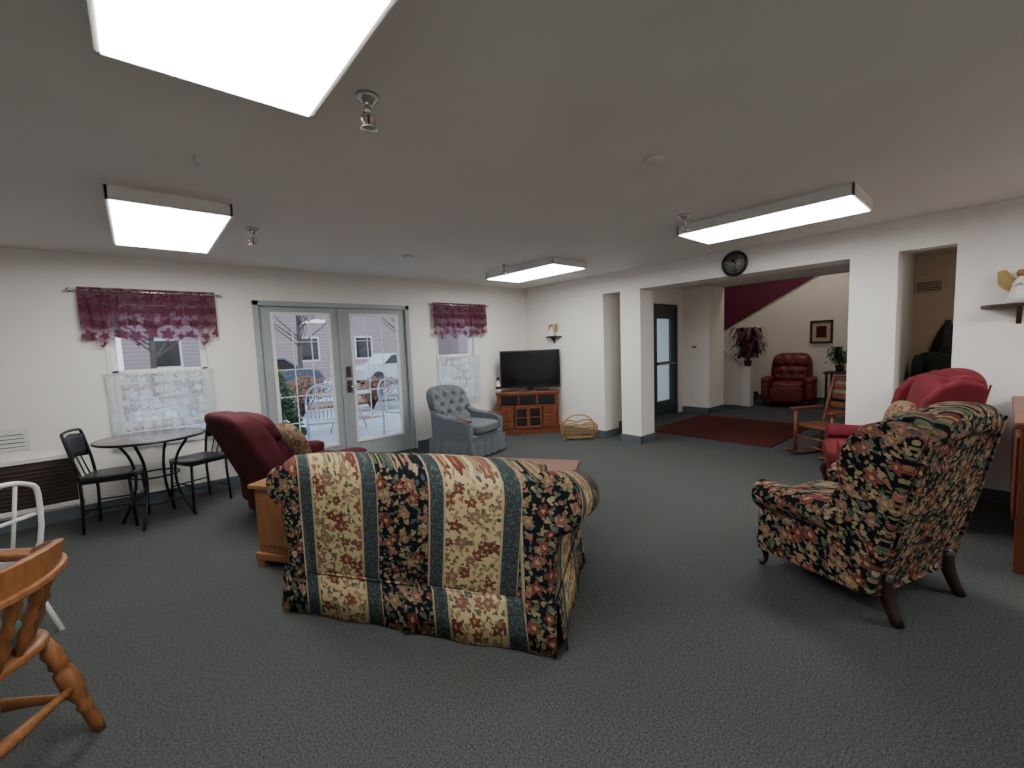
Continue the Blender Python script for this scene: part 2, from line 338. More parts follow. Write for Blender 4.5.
def sprinkler(x,y,s=1):
    e=E("fire_sprinkler",(x,y,H),0,s)
    lathe("escutcheon",[(0,0),(.038,-.0),(.036,-.012),(.02,-.022),(.016,-.03)],CHROME,e); tube("stem",[(0,0,-.02),(0,0,-.06)],.011,CHROME,e)
    tubes("frame_arms",[([(.011,0,-.055),(.022,0,-.075),(.006,0,-.10)],.005),([(-.011,0,-.055),(-.022,0,-.075),(-.006,0,-.10)],.005)],CHROME,e,6,4)
    tube("bulb",[(0,0,-.06),(0,0,-.098)],.004,RED,e); lathe("deflector",[(.0,-.10),(.028,-.10),(.028,-.104),(0,-.106)],CHROME,e)
for x,y,s in [(.77,1.69,1.2),(.77,3.93,1.25),(3.42,1.75,1.2),(3.48,4.08,1.2)]: sprinkler(x,y,s)
for x,y in [(2.24,1.31),(2.27,4.23)]:
    e=E("smoke_detector",(x,y,0)); lathe("body",[(.055,H),(.055,H-.01),(.045,H-.02),(0,H-.022)],CEIL,e)
e=E("ceiling_hook",(.30,2.67,0)); tube("hook",[(0,0,H),(0,0,H-.03),(.012,0,H-.045),(0,0,H-.055),(-.01,0,H-.045)],.003,CHROME,e,6,smooth=4)
e=E("wall_clock",(XR,2.08,2.285)); rr=(0,-90,0)
lathe("case",[(0,0),(.14,0),(.145,.012),(.14,.03),(.118,.034),(.115,.02)],BLACK,e,rot=rr,n=32)
lathe("face",[(0,.022),(.112,.026)],CLOCKF,e,rot=rr,n=32)
box("hour_hand",-.034,-.031,-.006,.006,-.01,.06,BLACK,e,0,(-40,0,0)); box("minute_hand",-.034,-.031,-.004,.004,-.01,.09,BLACK,e,0,(65,0,0))
tk=[]
for i in range(12):
    a=i*pi/6; cy,cz=.09*math.sin(a),.09*math.cos(a); tk.append((-.030,-.024,cy-.005,cy+.005,cz-.008,cz+.008))
boxes("numerals",tk,BLACK,e)
e=E("wall_air_conditioner",(-.93,YB,0))
boxes("sleeve",[(-.45,.46,-.05,0,.14,.18),(-.45,.46,-.05,0,.58,.62),(-.45,-.41,-.05,0,.14,.62),(.42,.46,-.05,0,.14,.62)],WHITE,e,.004)
box("panel",-.41,.42,-.03,0,.18,.58,BROWN,e); boxes("louvers",[(-.39,.40,-.045,-.03,.2+.035*i,.212+.035*i) for i in range(10)],BROWN,e,.002)
e=E("paper_sign",(-.90,YB,0)); box("sheet",-.13,.13,-.006,0,.70,.89,PAPER,e,.001); boxes("lines",[(-.1,.1,-.008,-.006,.73+.035*i,.735+.035*i) for i in range(4)],BLACK,e)
# ------------------------------------------------------------------ sofa
def sofa():
    e=E("loveseat",(.955,1.985,0),-56.8)
    m=FLS; W=.725
    box("base",-W+.02,W-.02,.05,.80,.12,.42,m,e,.03)
    prof=[(.02,.2),(.0,.4),(-.025,.58),(-.045,.75),(-.04,.83),(.0,.885),(.07,.905),(.15,.89),(.215,.81),(.24,.66),(.24,.5),(.24,.2)]
    nx=28; v=[];f=[]
    for i in range(nx+1):
        s=-1+2*i/nx; x=s*W
        for (y,z) in prof:
            k=max(0,z-.6)/.28
            zz=z-k*.03*abs(s)**3; v.append((x,y-.015*(1-s*s)*(z>.25 and y<.1),zz))
    n=len(prof)
    for i in range(nx):
        for j in range(n): f.append((i*n+j,i*n+(j+1)%n,(i+1)*n+(j+1)%n,(i+1)*n+j))
    f.append(tuple(range(n))); f.append(tuple(nx*n+j for j in range(n)))
    mesh("back",v,f,m,e,smooth=True,bevel=.02)
    sbox("back_cushion_1",-.60,0,.2,.42,.46,.76,m,e,5,10,(8,0,0)); sbox("back_cushion_2",0,.60,.2,.42,.46,.76,m,e,5,10,(8,0,0))
    sbox("seat_cushion_1",-.60,0,.24,.86,.38,.52,m,e,7); sbox("seat_cushion_2",0,.60,.24,.86,.38,.52,m,e,7)
    def slope(p):
        t=max(0,p[1]); z=p[2]
        return (p[0],p[1],z-.30*t*min(1,max(0,(z-.25)/.3)))
    for s,nm,cx,r in ((-1,"arm_1",.715,.12),(1,"arm_2",.77,.155)):
        P=[(cx-r,.2),(cx-r,.70)]
        for i in range(17):
            a=pi-i*(pi*1.4)/16; P.append((cx+r*math.cos(a),.725+r*math.sin(a)))
        P+=[(cx+.02,.56),(cx+.005,.4),(cx+.005,.2)]
        P=[(s*x,z) for x,z in P]
        prism(nm,P,-.04,.84,'y',m,e,.06,6,fn=slope)
        lathe("scroll_%d"%(s+2),[(0,-.012),(r*.65,-.01),(r*.78,0)],m,e,(s*cx,.845,.725-.25),20,(-90,0,0))
    def skirt(nm,p0,p1,out,wav=3,ph=0.):
        nxs=40;v=[];f=[];p0=Vector(p0);p1=Vector(p1);o_=Vector(out)
        for j,(z,fl) in enumerate([(.245,0),(.23,.006),(.13,.012),(.012,.025)]):
            for i in range(nxs+1):
                t=i/nxs; q=p0.lerp(p1,t)+o_*(fl+ (fl*.3)*math.sin(2*pi*wav*t+ph)+(.012*fl/.025 if t<.03 or t>.97 else 0)); v.append((q.x,q.y,z+.004*math.sin(5*t+ph)*(j==3)))
        for j in range(3):
            for i in range(nxs): a=j*(nxs+1)+i; f.append((a,a+1,a+nxs+2,a+nxs+1))
        ob=mesh(nm,v,f,m,e,smooth=True); so=ob.modifiers.new("s",'SOLIDIFY'); so.thickness=.008
    B=-.012
    skirt("skirt_1",(-.76,B,0),(.006,B,0),(0,-1,0),2.3,.4); skirt("skirt_2",(.0,B-.018,0),(.785,B-.018,0),(0,-1,0),2.1,1.9)
    skirt("skirt_3",(.785,B,0),(.785,.85,0),(1,0,0),2,1); skirt("skirt_4",(-.765,B,0),(-.765,.85,0),(-1,0,0),2,1); skirt("skirt_5",(-.77,.85,0),(.78,.85,0),(0,1,0),4,1)
    tube("welt",[(-.765,-.014,.246),(.785,-.024,.246),(.785,.85,.246),(-.765,.85,.246),(-.765,-.014,.246)],.006,m,e,6)
    boxes("feet",[(-.7,-.64,.08,.14,0,.13),(.64,.7,.08,.14,0,.13),(-.7,-.64,.7,.76,0,.13),(.64,.7,.7,.76,0,.13)],DARKW,e)
sofa()
# ------------------------------------------------------------------ wing chair
def wing_chair(name,loc,rot,m,legm=LEGW,sc=1,pillow=None,flat=None):
    e=E(name,loc,rot,sc)
    for s,k in ((-1,1),(1,2)):
        tube("front_leg_%d"%k,[(s*.30,.33,.24),(s*.325,.36,.17),(s*.31,.35,.09),(s*.305,.35,.035),(s*.32,.375,.012)],[.035,.034,.02,.014,.026],legm,e,10,smooth=4)
        tube("back_leg_%d"%k,[(s*.29,-.27,.24),(s*.29,-.29,.12),(s*.295,-.34,.0)],[.038,.032,.026],legm,e,8,smooth=3)
        P=[(-.27,.13),(-.36,.55),(-.44,.97),(-.40,1.02),(-.31,1.035),(-.20,.99),(-.12,.89),(-.09,.77),(-.11,.67),(-.06,.58),(-.05,.13)]
        prism("wing_%d"%k,P,s*.31,s*.41,'x',m,e,.035,4)
        Q=[(s*.30,.13),(s*.30,.50)]
        for i in range(13):
            a=pi-i*(pi*1.3)/12; Q.append((s*(.365+.085*math.cos(a)),.485+.085*math.sin(a)))
        Q+=[(s*.39,.40),(s*.385,.13)]
        prism("arm_%d"%k,Q,-.12,.345,'y',m,e,.03,4)
    prism("back",[(-.26,.13),(-.36,.55),(-.45,1.0),(-.41,1.05),(-.33,1.06),(-.27,1.0),(-.19,.6),(-.15,.3),(-.15,.13)],-.36,.36,'x',m,e,.035,4)
    sbox("inside_back",-.31,.31,-.36,-.14,.48,1.04,m,e,4,12,(10,0,0))
    sbox("crest",-.34,.34,-.48,-.30,.93,1.09,m,e,3,12,None,lambda p:(p.x,p.y,p.z-.06*(p.x/.33)**2))
    box("seat_rail",-.36,.36,-.27,.35,.12,.36,m,e,.025)
    sbox("seat_cushion",-.30,.30,-.2,.39,.33,.47,m,e,6)
    tube("welt",[(-.34,-.455,1.0),(-.345,-.37,.58),(-.345,-.27,.14),(.345,-.27,.14),(.345,-.37,.58),(.34,-.455,1.0)],.007,m,e,6)
    if pillow: sbox("pillow",-.2,.2,-.16,0,.47,.84,pillow,e,2.6,12,(14,0,8))
    if flat: sbox("gold_cushion",-.24,.10,-.14,-.02,.46,.72,flat,e,2.6,12,(16,0,20))
    return e
wing_chair("floral_wing_chair",(3.08,.52,0),-18,FLD,sc=1.0,flat=GOLDF)
wing_chair("red_wing_chair",(4.62,.62,0),18,RED,sc=1.05,pillow=PIL)
wing_chair("dark_green_wing_chair",(7.25,.34,0),88,DGREEN,sc=1.1)
# ------------------------------------------------------------------ recliner
def recliner(name,loc,rot,m,pillow=None,tuft=False,sc=1,lean=0):
    e=E(name,loc,rot,sc)
    box("base",-.36,.36,-.36,.36,.06,.30,m,e,.03)
    for s,k in ((-1,1),(1,2)):
        sbox("arm_%d"%k,s*.36-.085,s*.36+.085,-.38,.42,.10,.54,m,e,6,14)
        sbox("arm_pad_%d"%k,s*.36-.095,s*.36+.095,-.30,.43,.44,.57,m,e,3.5,12)
    sbox("seat_cushion",-.28,.28,-.25,.46,.28,.48,m,e,5)
    sbox("footrest",-.28,.28,.38,.47,.10,.40,m,e,6)
    dz=[(-.2,.2),(0,.2),(.2,.2),(-.1,.0),(.1,.0),(-.2,-.18),(0,-.18),(.2,-.18)]
    def lean_fn(p):
        t=(p.z-.35)
        y=p.y-.42*max(0,t)-.05*max(0,t)**2+lean*max(0,t)
        if tuft and p.y>-.22:
            for a,b in dz: y-=.045*math.exp(-((p.x-a)**2+(p.z-.78-b)**2)/.0022)
        return (p.x*(1-.12*max(0,t)),y,p.z)
    sbox("back",-.37,.37,-.42,-.17,.12,1.02,m,e,5,26,None,lean_fn)
    sbox("back_pillow_upper",-.33,.33,-.26,-.08,.74,1.0,m,e,3.2,14,None,lean_fn)
    sbox("back_pillow_lower",-.31,.31,-.26,-.08,.46,.78,m,e,3.2,14,None,lean_fn)
    boxes("feet",[(-.32,-.26,-.32,-.26,0,.07),(.26,.32,-.32,-.26,0,.07),(-.32,-.26,.26,.32,0,.07),(.26,.32,.26,.32,0,.07)],DARKW,e)
    if pillow: sbox("pillow",-.02,.36,-.26,-.11,.48,.90,pillow,e,2.6,12,(24,0,10))
    return e
recliner("burgundy_recliner",(1.07,4.22,0),-76,BURG,PIL,False,.98)
recliner("red_tufted_armchair",(10.25,2.95,0),100,HALLRED,None,True,1.05,.25)
# ------------------------------------------------------------------ blue swivel rocker
def rocker():
    e=E("bluegray_swivel_rocker",(3.33,4.80,0),196,.96); m=BLUEG
    lathe("swivel_base",[(0,0),(.24,0),(.25,.03),(.08,.05),(.06,.12),(0,.12)],DARKW,e)
    box("seat_box",-.34,.34,-.34,.36,.12,.34,m,e,.04)
    bt=[(x,z) for j,z in enumerate((.58,.70,.82,.93)) for x in ((-.2,0,.2) if j%2 else (-.28,-.1,.1,.28))]
    def fn(p):
        t=max(0,p.z-.4); y=p.y-.32*t+.35*p.x*p.x
        if p.y>-.28:
            for a,b in bt: y-=.06*math.exp(-((p.x-a)**2+(p.z-b)**2)/.0018)
        return (p.x*(1+.05*t),y,p.z-.18*p.x*p.x*(t>.3))
    sbox("tufted_back",-.37,.37,-.36,-.16,.2,.97,m,e,5,34,None,fn)
    for s,k in ((-1,1),(1,2)):
        prism("arm_%d"%k,[(-.32,.14),(-.34,.66),(-.1,.58),(.25,.55),(.34,.52),(.36,.45),(.33,.14)],s*.30,s*.40,'x',m,e,.035,4)
        box("arm_wood_%d"%k,s*.35-.03,s*.35+.03,.12,.35,.535,.56,OAKD,e,.01,(-6,0,0))
    sbox("seat_cushion",-.29,.29,-.22,.40,.32,.48,m,e,5)
    L=[(-.40,-.36),(.40,-.36),(.40,.37),(-.40,.37)]; v=[];f=[];pts=[]
    for a in range(4):
        p=Vector(L[a]);q=Vector(L[(a+1)%4])
        for i in range(40): pts.append((p.lerp(q,i/40),(q-p).normalized()))
    for j,(z,fl) in enumerate([(.27,0),(.15,.012),(.03,.02)]):
        for i,(p,d) in enumerate(pts):
            nn=Vector((d.y,-d.x)); q=p+nn*(fl+fl*.6*(1 if i%8<4 else -1)); v.append((q.x,q.y,z))
    n=len(pts)
    for j in range(2):
        for i in range(n): f.append((j*n+i,j*n+(i+1)%n,(j+1)*n+(i+1)%n,(j+1)*n+i))
    mesh("skirt",v,f,m,e,smooth=True)
rocker()
# ------------------------------------------------------------------ TV stand + TV
def tvs():
    e=E("tv_stand",(4.72,5.06,0),-218.5)
    P=[(-.50,0),(.50,0),(.50,-.10),(.17,-.50),(-.17,-.50),(-.50,-.10)]
    Q=[(x*1.04,y+(.02 if y>-.01 else 0)) for x,y in P]
    prism("plinth",P,0,.08,'z',OAKD,e,.005); prism("top",Q,.66,.70,'z',OAKD,e,.008)
    boxes("carcass",[(-.50,-.47,-.1,0,.08,.66),(.47,.50,-.1,0,.08,.66),(-.47,.47,-.1,0,.46,.48),(-.47,.47,-.1,0,.08,.10)],OAKD,e,.003)
    prism("rear_case",[(x*.96,y-.06) for x,y in P[:2]]+[(x*.96,y) for x,y in P[2:]],.08,.66,'z',OAKD,e)
    boxes("media_slots",[(-.44,-.16,-.07,.004,.50,.64),(-.14,.14,-.07,.004,.50,.64),(.16,.44,-.07,.004,.50,.64)],BLACK,e)
    boxes("media_dividers",[(-.47,-.44,-.08,.008,.48,.66),(-.16,-.14,-.08,.008,.48,.66),(.14,.16,-.08,.008,.48,.66),(.44,.47,-.08,.008,.48,.66),(-.47,.47,-.02,.008,.64,.66)],OAKD,e)
    for k,(a,b) in enumerate([(-.46,-.24),(-.22,0),(0,.22),(.24,.46)]):
        if k in (1,2):
            boxes("door_%d"%k,[(a,a+.03,0,.018,.10,.46),(b-.03,b,0,.018,.10,.46),(a,b,0,.018,.10,.14),(a,b,0,.018,.42,.46),(a,b,0,.018,.27,.285)],OAKD,e,.003); box("pane_%d"%k,a+.03,b-.03,0,.006,.14,.42,BLACK,e)
        else:
            boxes("drawers_%d"%k,[(a,b,0,.016,.11,.215),(a,b,0,.016,.225,.335),(a,b,0,.016,.345,.455)],OAKD,e,.004)
            for z in (.16,.28,.40): lathe("knob_%d"%k,[(0,0),(.006,0),(.012,.012),(0,.02)],BLACK,e,((a+b)/2,.016,z),10,(-90,0,0))
    lathe("knob_a",[(0,0),(.006,0),(.012,.012),(0,.02)],BLACK,e,(-.02,.018,.28),10,(-90,0,0))
    t=E("television",(4.82,5.09,.70),-218.5)
    box("screen_bezel",-.49,.49,-.03,.03,.06,.67,BLACK,t,.012); box("screen",-.465,.465,.03,.032,.095,.645,SCREEN,t)
    box("rear_case",-.32,.32,-.08,-.03,.14,.54,BLACK,t,.02)
    box("neck",-.06,.06,-.02,.01,.015,.1,BLACK,t,.005); prism("stand_base",[(-.22,-.10),(.22,-.10),(.25,.08),(-.25,.08)],0,.015,'z',BLACK,t,.004)
    b=E("decorative_bottle",(4.355,5.36,.70)); lathe("body",[(0,0),(.04,0),(.045,.05),(.04,.12),(.018,.17),(.016,.2),(0,.2)],PAPER,b); lathe("label",[(.0,.06),(.046,.06),(.044,.11),(0,.11)],RED,b); lathe("cap",[(0,.2),(.022,.2),(.024,.25),(0,.255)],BURG,b)
tvs()
def wshelf(name,x,y,z,s=1):
    e=E(name,(x,y,z),0,s)
    prism("board",[(0,-.14),(0,.14),(-.09,.10),(-.12,0),(-.09,-.10)],0,.018,'z',DARKW,e,.003)
    prism("bracket",[(0,0),(-.09,0),(-.04,-.04),(0,-.09)],-.01,.01,'y',DARKW,e,.002)
    z0=.018
    lathe("angel_robe",[(0,z0),(.05,z0),(.045,z0+.03),(.032,z0+.08),(.02,z0+.12),(.011,z0+.135),(0,z0+.14)],PAPER,e,(-.06,0,0),16)
    lathe("angel_head",[(0,-.02),(.014,-.015),(.02,0),(.015,.015),(0,.02)],OAKL,e,(-.06,0,z0+.152),12)
    for sg in(-1,1):
        prism("angel_wing_%d"%sg,[(sg*.01,z0+.07),(sg*.04,z0+.06),(sg*.08,z0+.10),(sg*.085,z0+.17),(sg*.055,z0+.18),(sg*.03,z0+.14),(sg*.01,z0+.12)],-.04,-.034,'x',GOLDF,e,.002)
        tube("angel_forearm_%d"%sg,[(-.06,sg*.016,z0+.115),(-.08,sg*.025,z0+.09),(-.10,sg*.004,z0+.10)],.007,PAPER,e,8)
wshelf("wall_shelf",XR,4.93,1.56,1.15); wshelf("wall_shelf",XR,-.06,1.60,1.5)
e=E("wicker_magazine_rack",(4.95,4.20,0),-38)
for s in (-1,1):
    L=[]
    L.append(([(-.20,s*.05,.02),(-.25,s*.10,.12),(-.24,s*.12,.24),(-.12,s*.13,.27),(0,s*.135,.24),(.12,s*.13,.27),(.24,s*.12,.24),(.25,s*.10,.12),(.20,s*.05,.02)],.012))
    for i in range(11):
        x=-.2+.04*i; L.append(([(x*.85,s*.05,.03),(x,s*.10,.13),(x,s*.125,.25)],.005))
    L.append(([(-.25,s*.09,.12),(.25,s*.09,.12)],.008)); L.append(([(-.25,s*.115,.19),(.25,s*.115,.19)],.007)); L.append(([(-.22,s*.05,.03),(.22,s*.05,.03)],.010))
    tubes("side_%d"%(s+2),L,GOLD,e,8,4)
tubes("handle_and_feet",[([(-.22,0,.03),(-.24,0,.22),(-.14,0,.34),(0,0,.37),(.14,0,.34),(.24,0,.22),(.22,0,.03)],.011),([(-.22,-.07,.012),(-.22,.07,.012)],.012),([(.22,-.07,.012),(.22,.07,.012)],.012)],GOLD,e,8,4)
tubes("slats",[([(-.24,y,.03),(.24,y,.03)],.008) for y in (-.03,0,.03)],GOLD,e)
e=E("coffee_table",(2.36,2.66,0),-56.8)
box("top",-.48,.48,-.26,.26,.40,.43,OAKD,e,.01); boxes("apron",[(-.44,.44,-.23,-.21,.32,.40),(-.44,.44,.21,.23,.32,.40),(-.44,-.42,-.23,.23,.32,.40),(.42,.44,-.23,.23,.32,.40)],OAKD,e)
for i,(x,y) in enumerate([(-.42,-.21),(.42,-.21),(-.42,.21),(.42,.21)]): turned("leg_%d"%i,(x,y,.34),(x,y,0),[(0,.028),(.1,.028),(.12,.018),(.3,.028),(.6,.018),(.9,.014),(1,.02)],OAKD,e)
e=E("oak_end_table",(.85,3.27,0),-56.8)
box("top",-.24,.24,-.28,.28,.55,.58,OAKL,e,.008); box("cabinet",-.215,.215,-.25,.25,.09,.55,OAKL,e,.004); box("lower_ledge",-.235,.235,-.27,.27,.05,.10,OAKL,e,.008); boxes("feet",[(-.22,-.17,-.26,-.21,0,.05),(.17,.22,-.26,-.21,0,.05),(-.22,-.17,.21,.26,0,.05),(.17,.22,.21,.26,0,.05)],OAKL,e)
boxes("raised_panels",[(-.17,.17,-.262,-.25,.15,.48),(-.23,-.215,-.19,.19,.15,.48)],OAKL,e,.006)
# ------------------------------------------------------------------ bistro set
g=G("bistro_top"); o=g.obj(); g.base(g.ramp(g.noise(o,14.,4),[(.3,(.10,.08,.075)),(.7,(.17,.14,.13))]),.18); BTOP=g.m
e=E("bistro_table",(.04,4.98,0),20)
lathe("top",[(0,.745),(.37,.745),(.38,.75),(.38,.762),(.37,.768),(0,.768)],BTOP,e,n=40); tube("rim",[(.382*math.cos(a*pi/20),.382*math.sin(a*pi/20),.756) for a in range(40)],.011,BLACKM,e,8,closed=True)
L=[]
for i in range(4):
    a=pi/4+i*pi/2; c,s=math.cos(a),math.sin(a); L.append(([(c*.28,s*.28,.745),(c*.17,s*.17,.55),(c*.16,s*.16,.3),(c*.28,s*.28,.0)],.012))
L.append(([(.17*math.cos(a*pi/8),.17*math.sin(a*pi/8),.42) for a in range(17)],.008)); L.append(([(.19*math.cos(a*pi/8),.19*math.sin(a*pi/8),.2) for a in range(17)],.008))
tubes("legs",L,BLACKM,e,8,4)
def bistro(loc,rot):
    e=E("bistro_chair",loc,rot)
    L=[([(-.17,-.17,0),(-.16,-.16,.44),(-.17,-.22,.8),(-.12,-.24,.86),(.12,-.24,.86),(.17,-.22,.8),(.16,-.16,.44),(.17,-.17,0)],.012),([(-.17,.18,0),(-.16,.16,.44)],.012),([(.17,.18,0),(.16,.16,.44)],.012),
       ([(-.16,-.16,.43),(.16,-.16,.43)],.010),([(-.16,.16,.43),(.16,.16,.43)],.010),([(-.16,-.16,.43),(-.16,.16,.43)],.010),([(.16,-.16,.43),(.16,.16,.43)],.010),
       ([(-.165,-.17,.2),(-.165,.17,.2)],.007),([(.165,-.17,.2),(.165,.17,.2)],.007),([(-.165,-.17,.15),(.165,-.17,.15)],.007),([(-.165,.17,.24),(.165,.17,.24)],.007)]
    tubes("frame",L,BLACKM,e,8,3)
    sbox("seat",-.19,.19,-.18,.2,.43,.48,BLACK,e,5,10)
    v=[];f=[]
    for j in range(5):
        z=.64+.05*j
        for i in range(9): x=-.165+.33*i/8; v.append((x,-.20-.02*(j/4)-.03*math.cos(x/.165*pi/2),z-.02*abs(x/.165)))
    for j in range(4):
        for i in range(8): a=j*9+i; f.append((a,a+1,a+10,a+9))
    ob=mesh("back_panel",v,f,BLACKM,e,smooth=True); ob.modifiers.new("s",'SOLIDIFY').thickness=.012
    tubes("slats",[([(x,-.17,.46),(x,-.225,.66)],.006) for x in(-.08,0,.08)],BLACKM,e)
bistro((-.25,5.14,0),-105); bistro((.38,5.22,0),115)
# ------------------------------------------------------------------ captain chair
def windsor(loc,rot,sc=1):
    e=E("wooden_captain_chair",loc,rot,sc); m=OAK
    sbox("seat",-.26,.26,-.24,.26,.41,.46,m,e,4.5,14,None,lambda p:(p.x*(1+.08*p.y/.25),p.y,p.z-(.012 if p.z>.44 and abs(p.x)<.2 and abs(p.y)<.18 else 0)))
    sbox("cushion",-.22,.22,-.20,.23,.45,.52,TEAL,e,4,12)
    LP=[(0,.018),(.06,.022),(.12,.03),(.2,.024),(.25,.03),(.28,.018),(.32,.03),(.45,.033),(.6,.026),(.66,.017),(.7,.027),(.74,.019),(.88,.022),(1,.016)]
    for k,(x,y) in enumerate([(-.2,-.19),(.2,-.19),(-.19,.2),(.19,.2)]):
        turned("leg_%d"%k,(x,y,.42),(x*1.38,y*1.42,0),LP,m,e)
    SP=[(0,.011),(.2,.014),(.4,.02),(.5,.023),(.6,.02),(.8,.014),(1,.011)]
    for s in (-1,1): turned("side_stretcher_%d"%s,(s*.245,-.235,.17),(s*.235,.245,.17),SP,m,e)
    turned("cross_stretcher",(-.24,0,.17),(.24,0,.17),SP,m,e); turned("back_stretcher",(-.25,-.24,.22),(.25,-.24,.22),SP,m,e); turned("front_stretcher",(-.245,.255,.24),(.245,.255,.24),SP,m,e)
    A=[(-.29,.17),(-.31,.05),(-.30,-.10),(-.22,-.24),(-.1,-.30),(0,-.315),(.1,-.30),(.22,-.24),(.30,-.10),(.31,.05),(.29,.17)]
    RZ=.70
    pts=spl([(x,y,RZ) for x,y in A],5)
    v=[];f=[];n=len(pts)
    for i,p in enumerate(pts):
        t=(pts[min(i+1,n-1)]-pts[max(i-1,0)]).normalized(); nn=Vector((t.y,-t.x,0))
        w=.033; hz=.014
        for a,b in ((-1,-1),(1,-1),(1,1),(-1,1)): v.append(p+nn*w*a+Vector((0,0,hz*b)))
    for i in range(n-1):
        for j in range(4): f.append((i*4+j,i*4+(j+1)%4,(i+1)*4+(j+1)%4,(i+1)*4+j))
    f.append((0,1,2,3)); f.append(tuple((n-1)*4+j for j in range(4)))
    mesh("arm_rail",v,f,m,e,bevel=.009)
    sel=pts[int(n*.2):int(n*.8)+1]; v=[];f=[];q=len(sel)
    for i,p in enumerate(sel):
        u=abs(i/(q-1)-.5)*2; h=.075*(1-u**3)+.012
        out=Vector((p.x,p.y,0)).normalized(); c=p+Vector((0,0,.012))
        v+= [c-out*.016,c+out*.018,c+out*.03+Vector((0,0,h)),c+out*.002+Vector((0,0,h))]
    for i in range(q-1):
        for j in range(4): f.append((i*4+j,i*4+(j+1)%4,(i+1)*4+(j+1)%4,(i+1)*4+j))
    f.append((0,1,2,3)); f.append(tuple((q-1)*4+j for j in range(4)))
    mesh("crest_rail",v,f,m,e,bevel=.008)
    PP=[(0,.010),(.15,.014),(.3,.021),(.42,.013),(.5,.023),(.6,.014),(.75,.019),(.9,.012),(1,.010)]
    for k in range(9):
        i=int(n*(.08+.84*k/8)); i=min(i,n-1); p=pts[i]; b=Vector((p.x*.80,p.y*.74+.0,.45)); turned("spindle_%d"%k,b,p,PP,m,e,10)
windsor((-.62,2.20,0),56,1.03)
e=E("white_metal_chair",(-.74,3.30,0),50)
tubes("frame",[([(-.2,.2,0),(-.2,.19,.42),(-.19,-.16,.44),(-.19,-.22,.76),(-.12,-.23,.84),(0,-.235,.86),(.12,-.23,.84),(.19,-.22,.76),(.19,-.16,.44),(.2,.19,.42),(.2,.2,0)],.012),([(-.2,-.24,0),(-.19,-.05,.43)],.012),([(.2,-.24,0),(.19,-.05,.43)],.012),([(-.18,-.2,.66),(.18,-.2,.66)],.01),([(-.19,.0,.3),(.19,0,.3)],.008)],WHITE,e,8,4)
sbox("seat",-.2,.2,-.18,.2,.43,.48,plain("gray_vinyl",(.35,.36,.37),.5),e,5); tubes("back_bars",[([(x,-.17,.46),(x*1.1,-.225,.84)],.008) for x in (-.08,0,.08)],WHITE,e)
def rocking(loc,rot):
    e=E("wooden_rocking_chair",loc,rot,.93); m=OAKD
    for s in (-1,1):
        tube("rocker_%d"%s,[(s*.24,-.45,.14),(s*.24,-.25,.05),(s*.24,0,.018),(s*.24,.2,.03),(s*.24,.38,.09)],.022,m,e,8,smooth=5)
        tube("back_post_%d"%s,[(s*.24,-.16,.035),(s*.23,-.2,.4),(s*.22,-.36,1.0)],.022,m,e,8,smooth=4)
        tube("front_post_%d"%s,[(s*.25,.22,.03),(s*.25,.22,.60)],.02,m,e,8)
        box("arm_%d"%s,s*.26-.035,s*.26+.035,-.22,.27,.60,.625,m,e,.008)
    sbox("seat",-.24,.24,-.2,.24,.38,.43,m,e,5)
    for i in range(5): box("slat_%d"%i,-.22,.22,-.262-.03*i,-.247-.03*i,.50+.11*i,.57+.11*i,m,e,.005)
    tubes("stretchers",[([(-.25,.22,z),(.25,.22,z)],.01) for z in (.15,.26)]+[([(s*.245,-.18,.22),(s*.25,.22,.22)],.01) for s in(-1,1)]+[([(-.23,-.18,.2),(.23,-.18,.2)],.01)],m,e)
rocking((6.0,1.33,0),62)
e=E("wooden_sideboard",(4.48,-.32,0))
box("top",-.74,.74,-.28,.27,.86,.90,OAKD,e,.01); box("case",-.70,.70,-.25,.24,.25,.86,OAKD,e,.006)
boxes("legs",[(-.70,-.64,-.25,-.19,0,.25),(.64,.70,-.25,-.19,0,.25),(-.70,-.64,.18,.24,0,.25),(.64,.70,.18,.24,0,.25)],OAKD,e,.004)
boxes("door_panels",[(-.715,-.70,-.2,.2,.30,.80),(-.64,-.25,.24,.255,.3,.8),(-.22,.22,.24,.255,.3,.8),(.25,.64,.24,.255,.3,.8)],OAKD,e,.004)
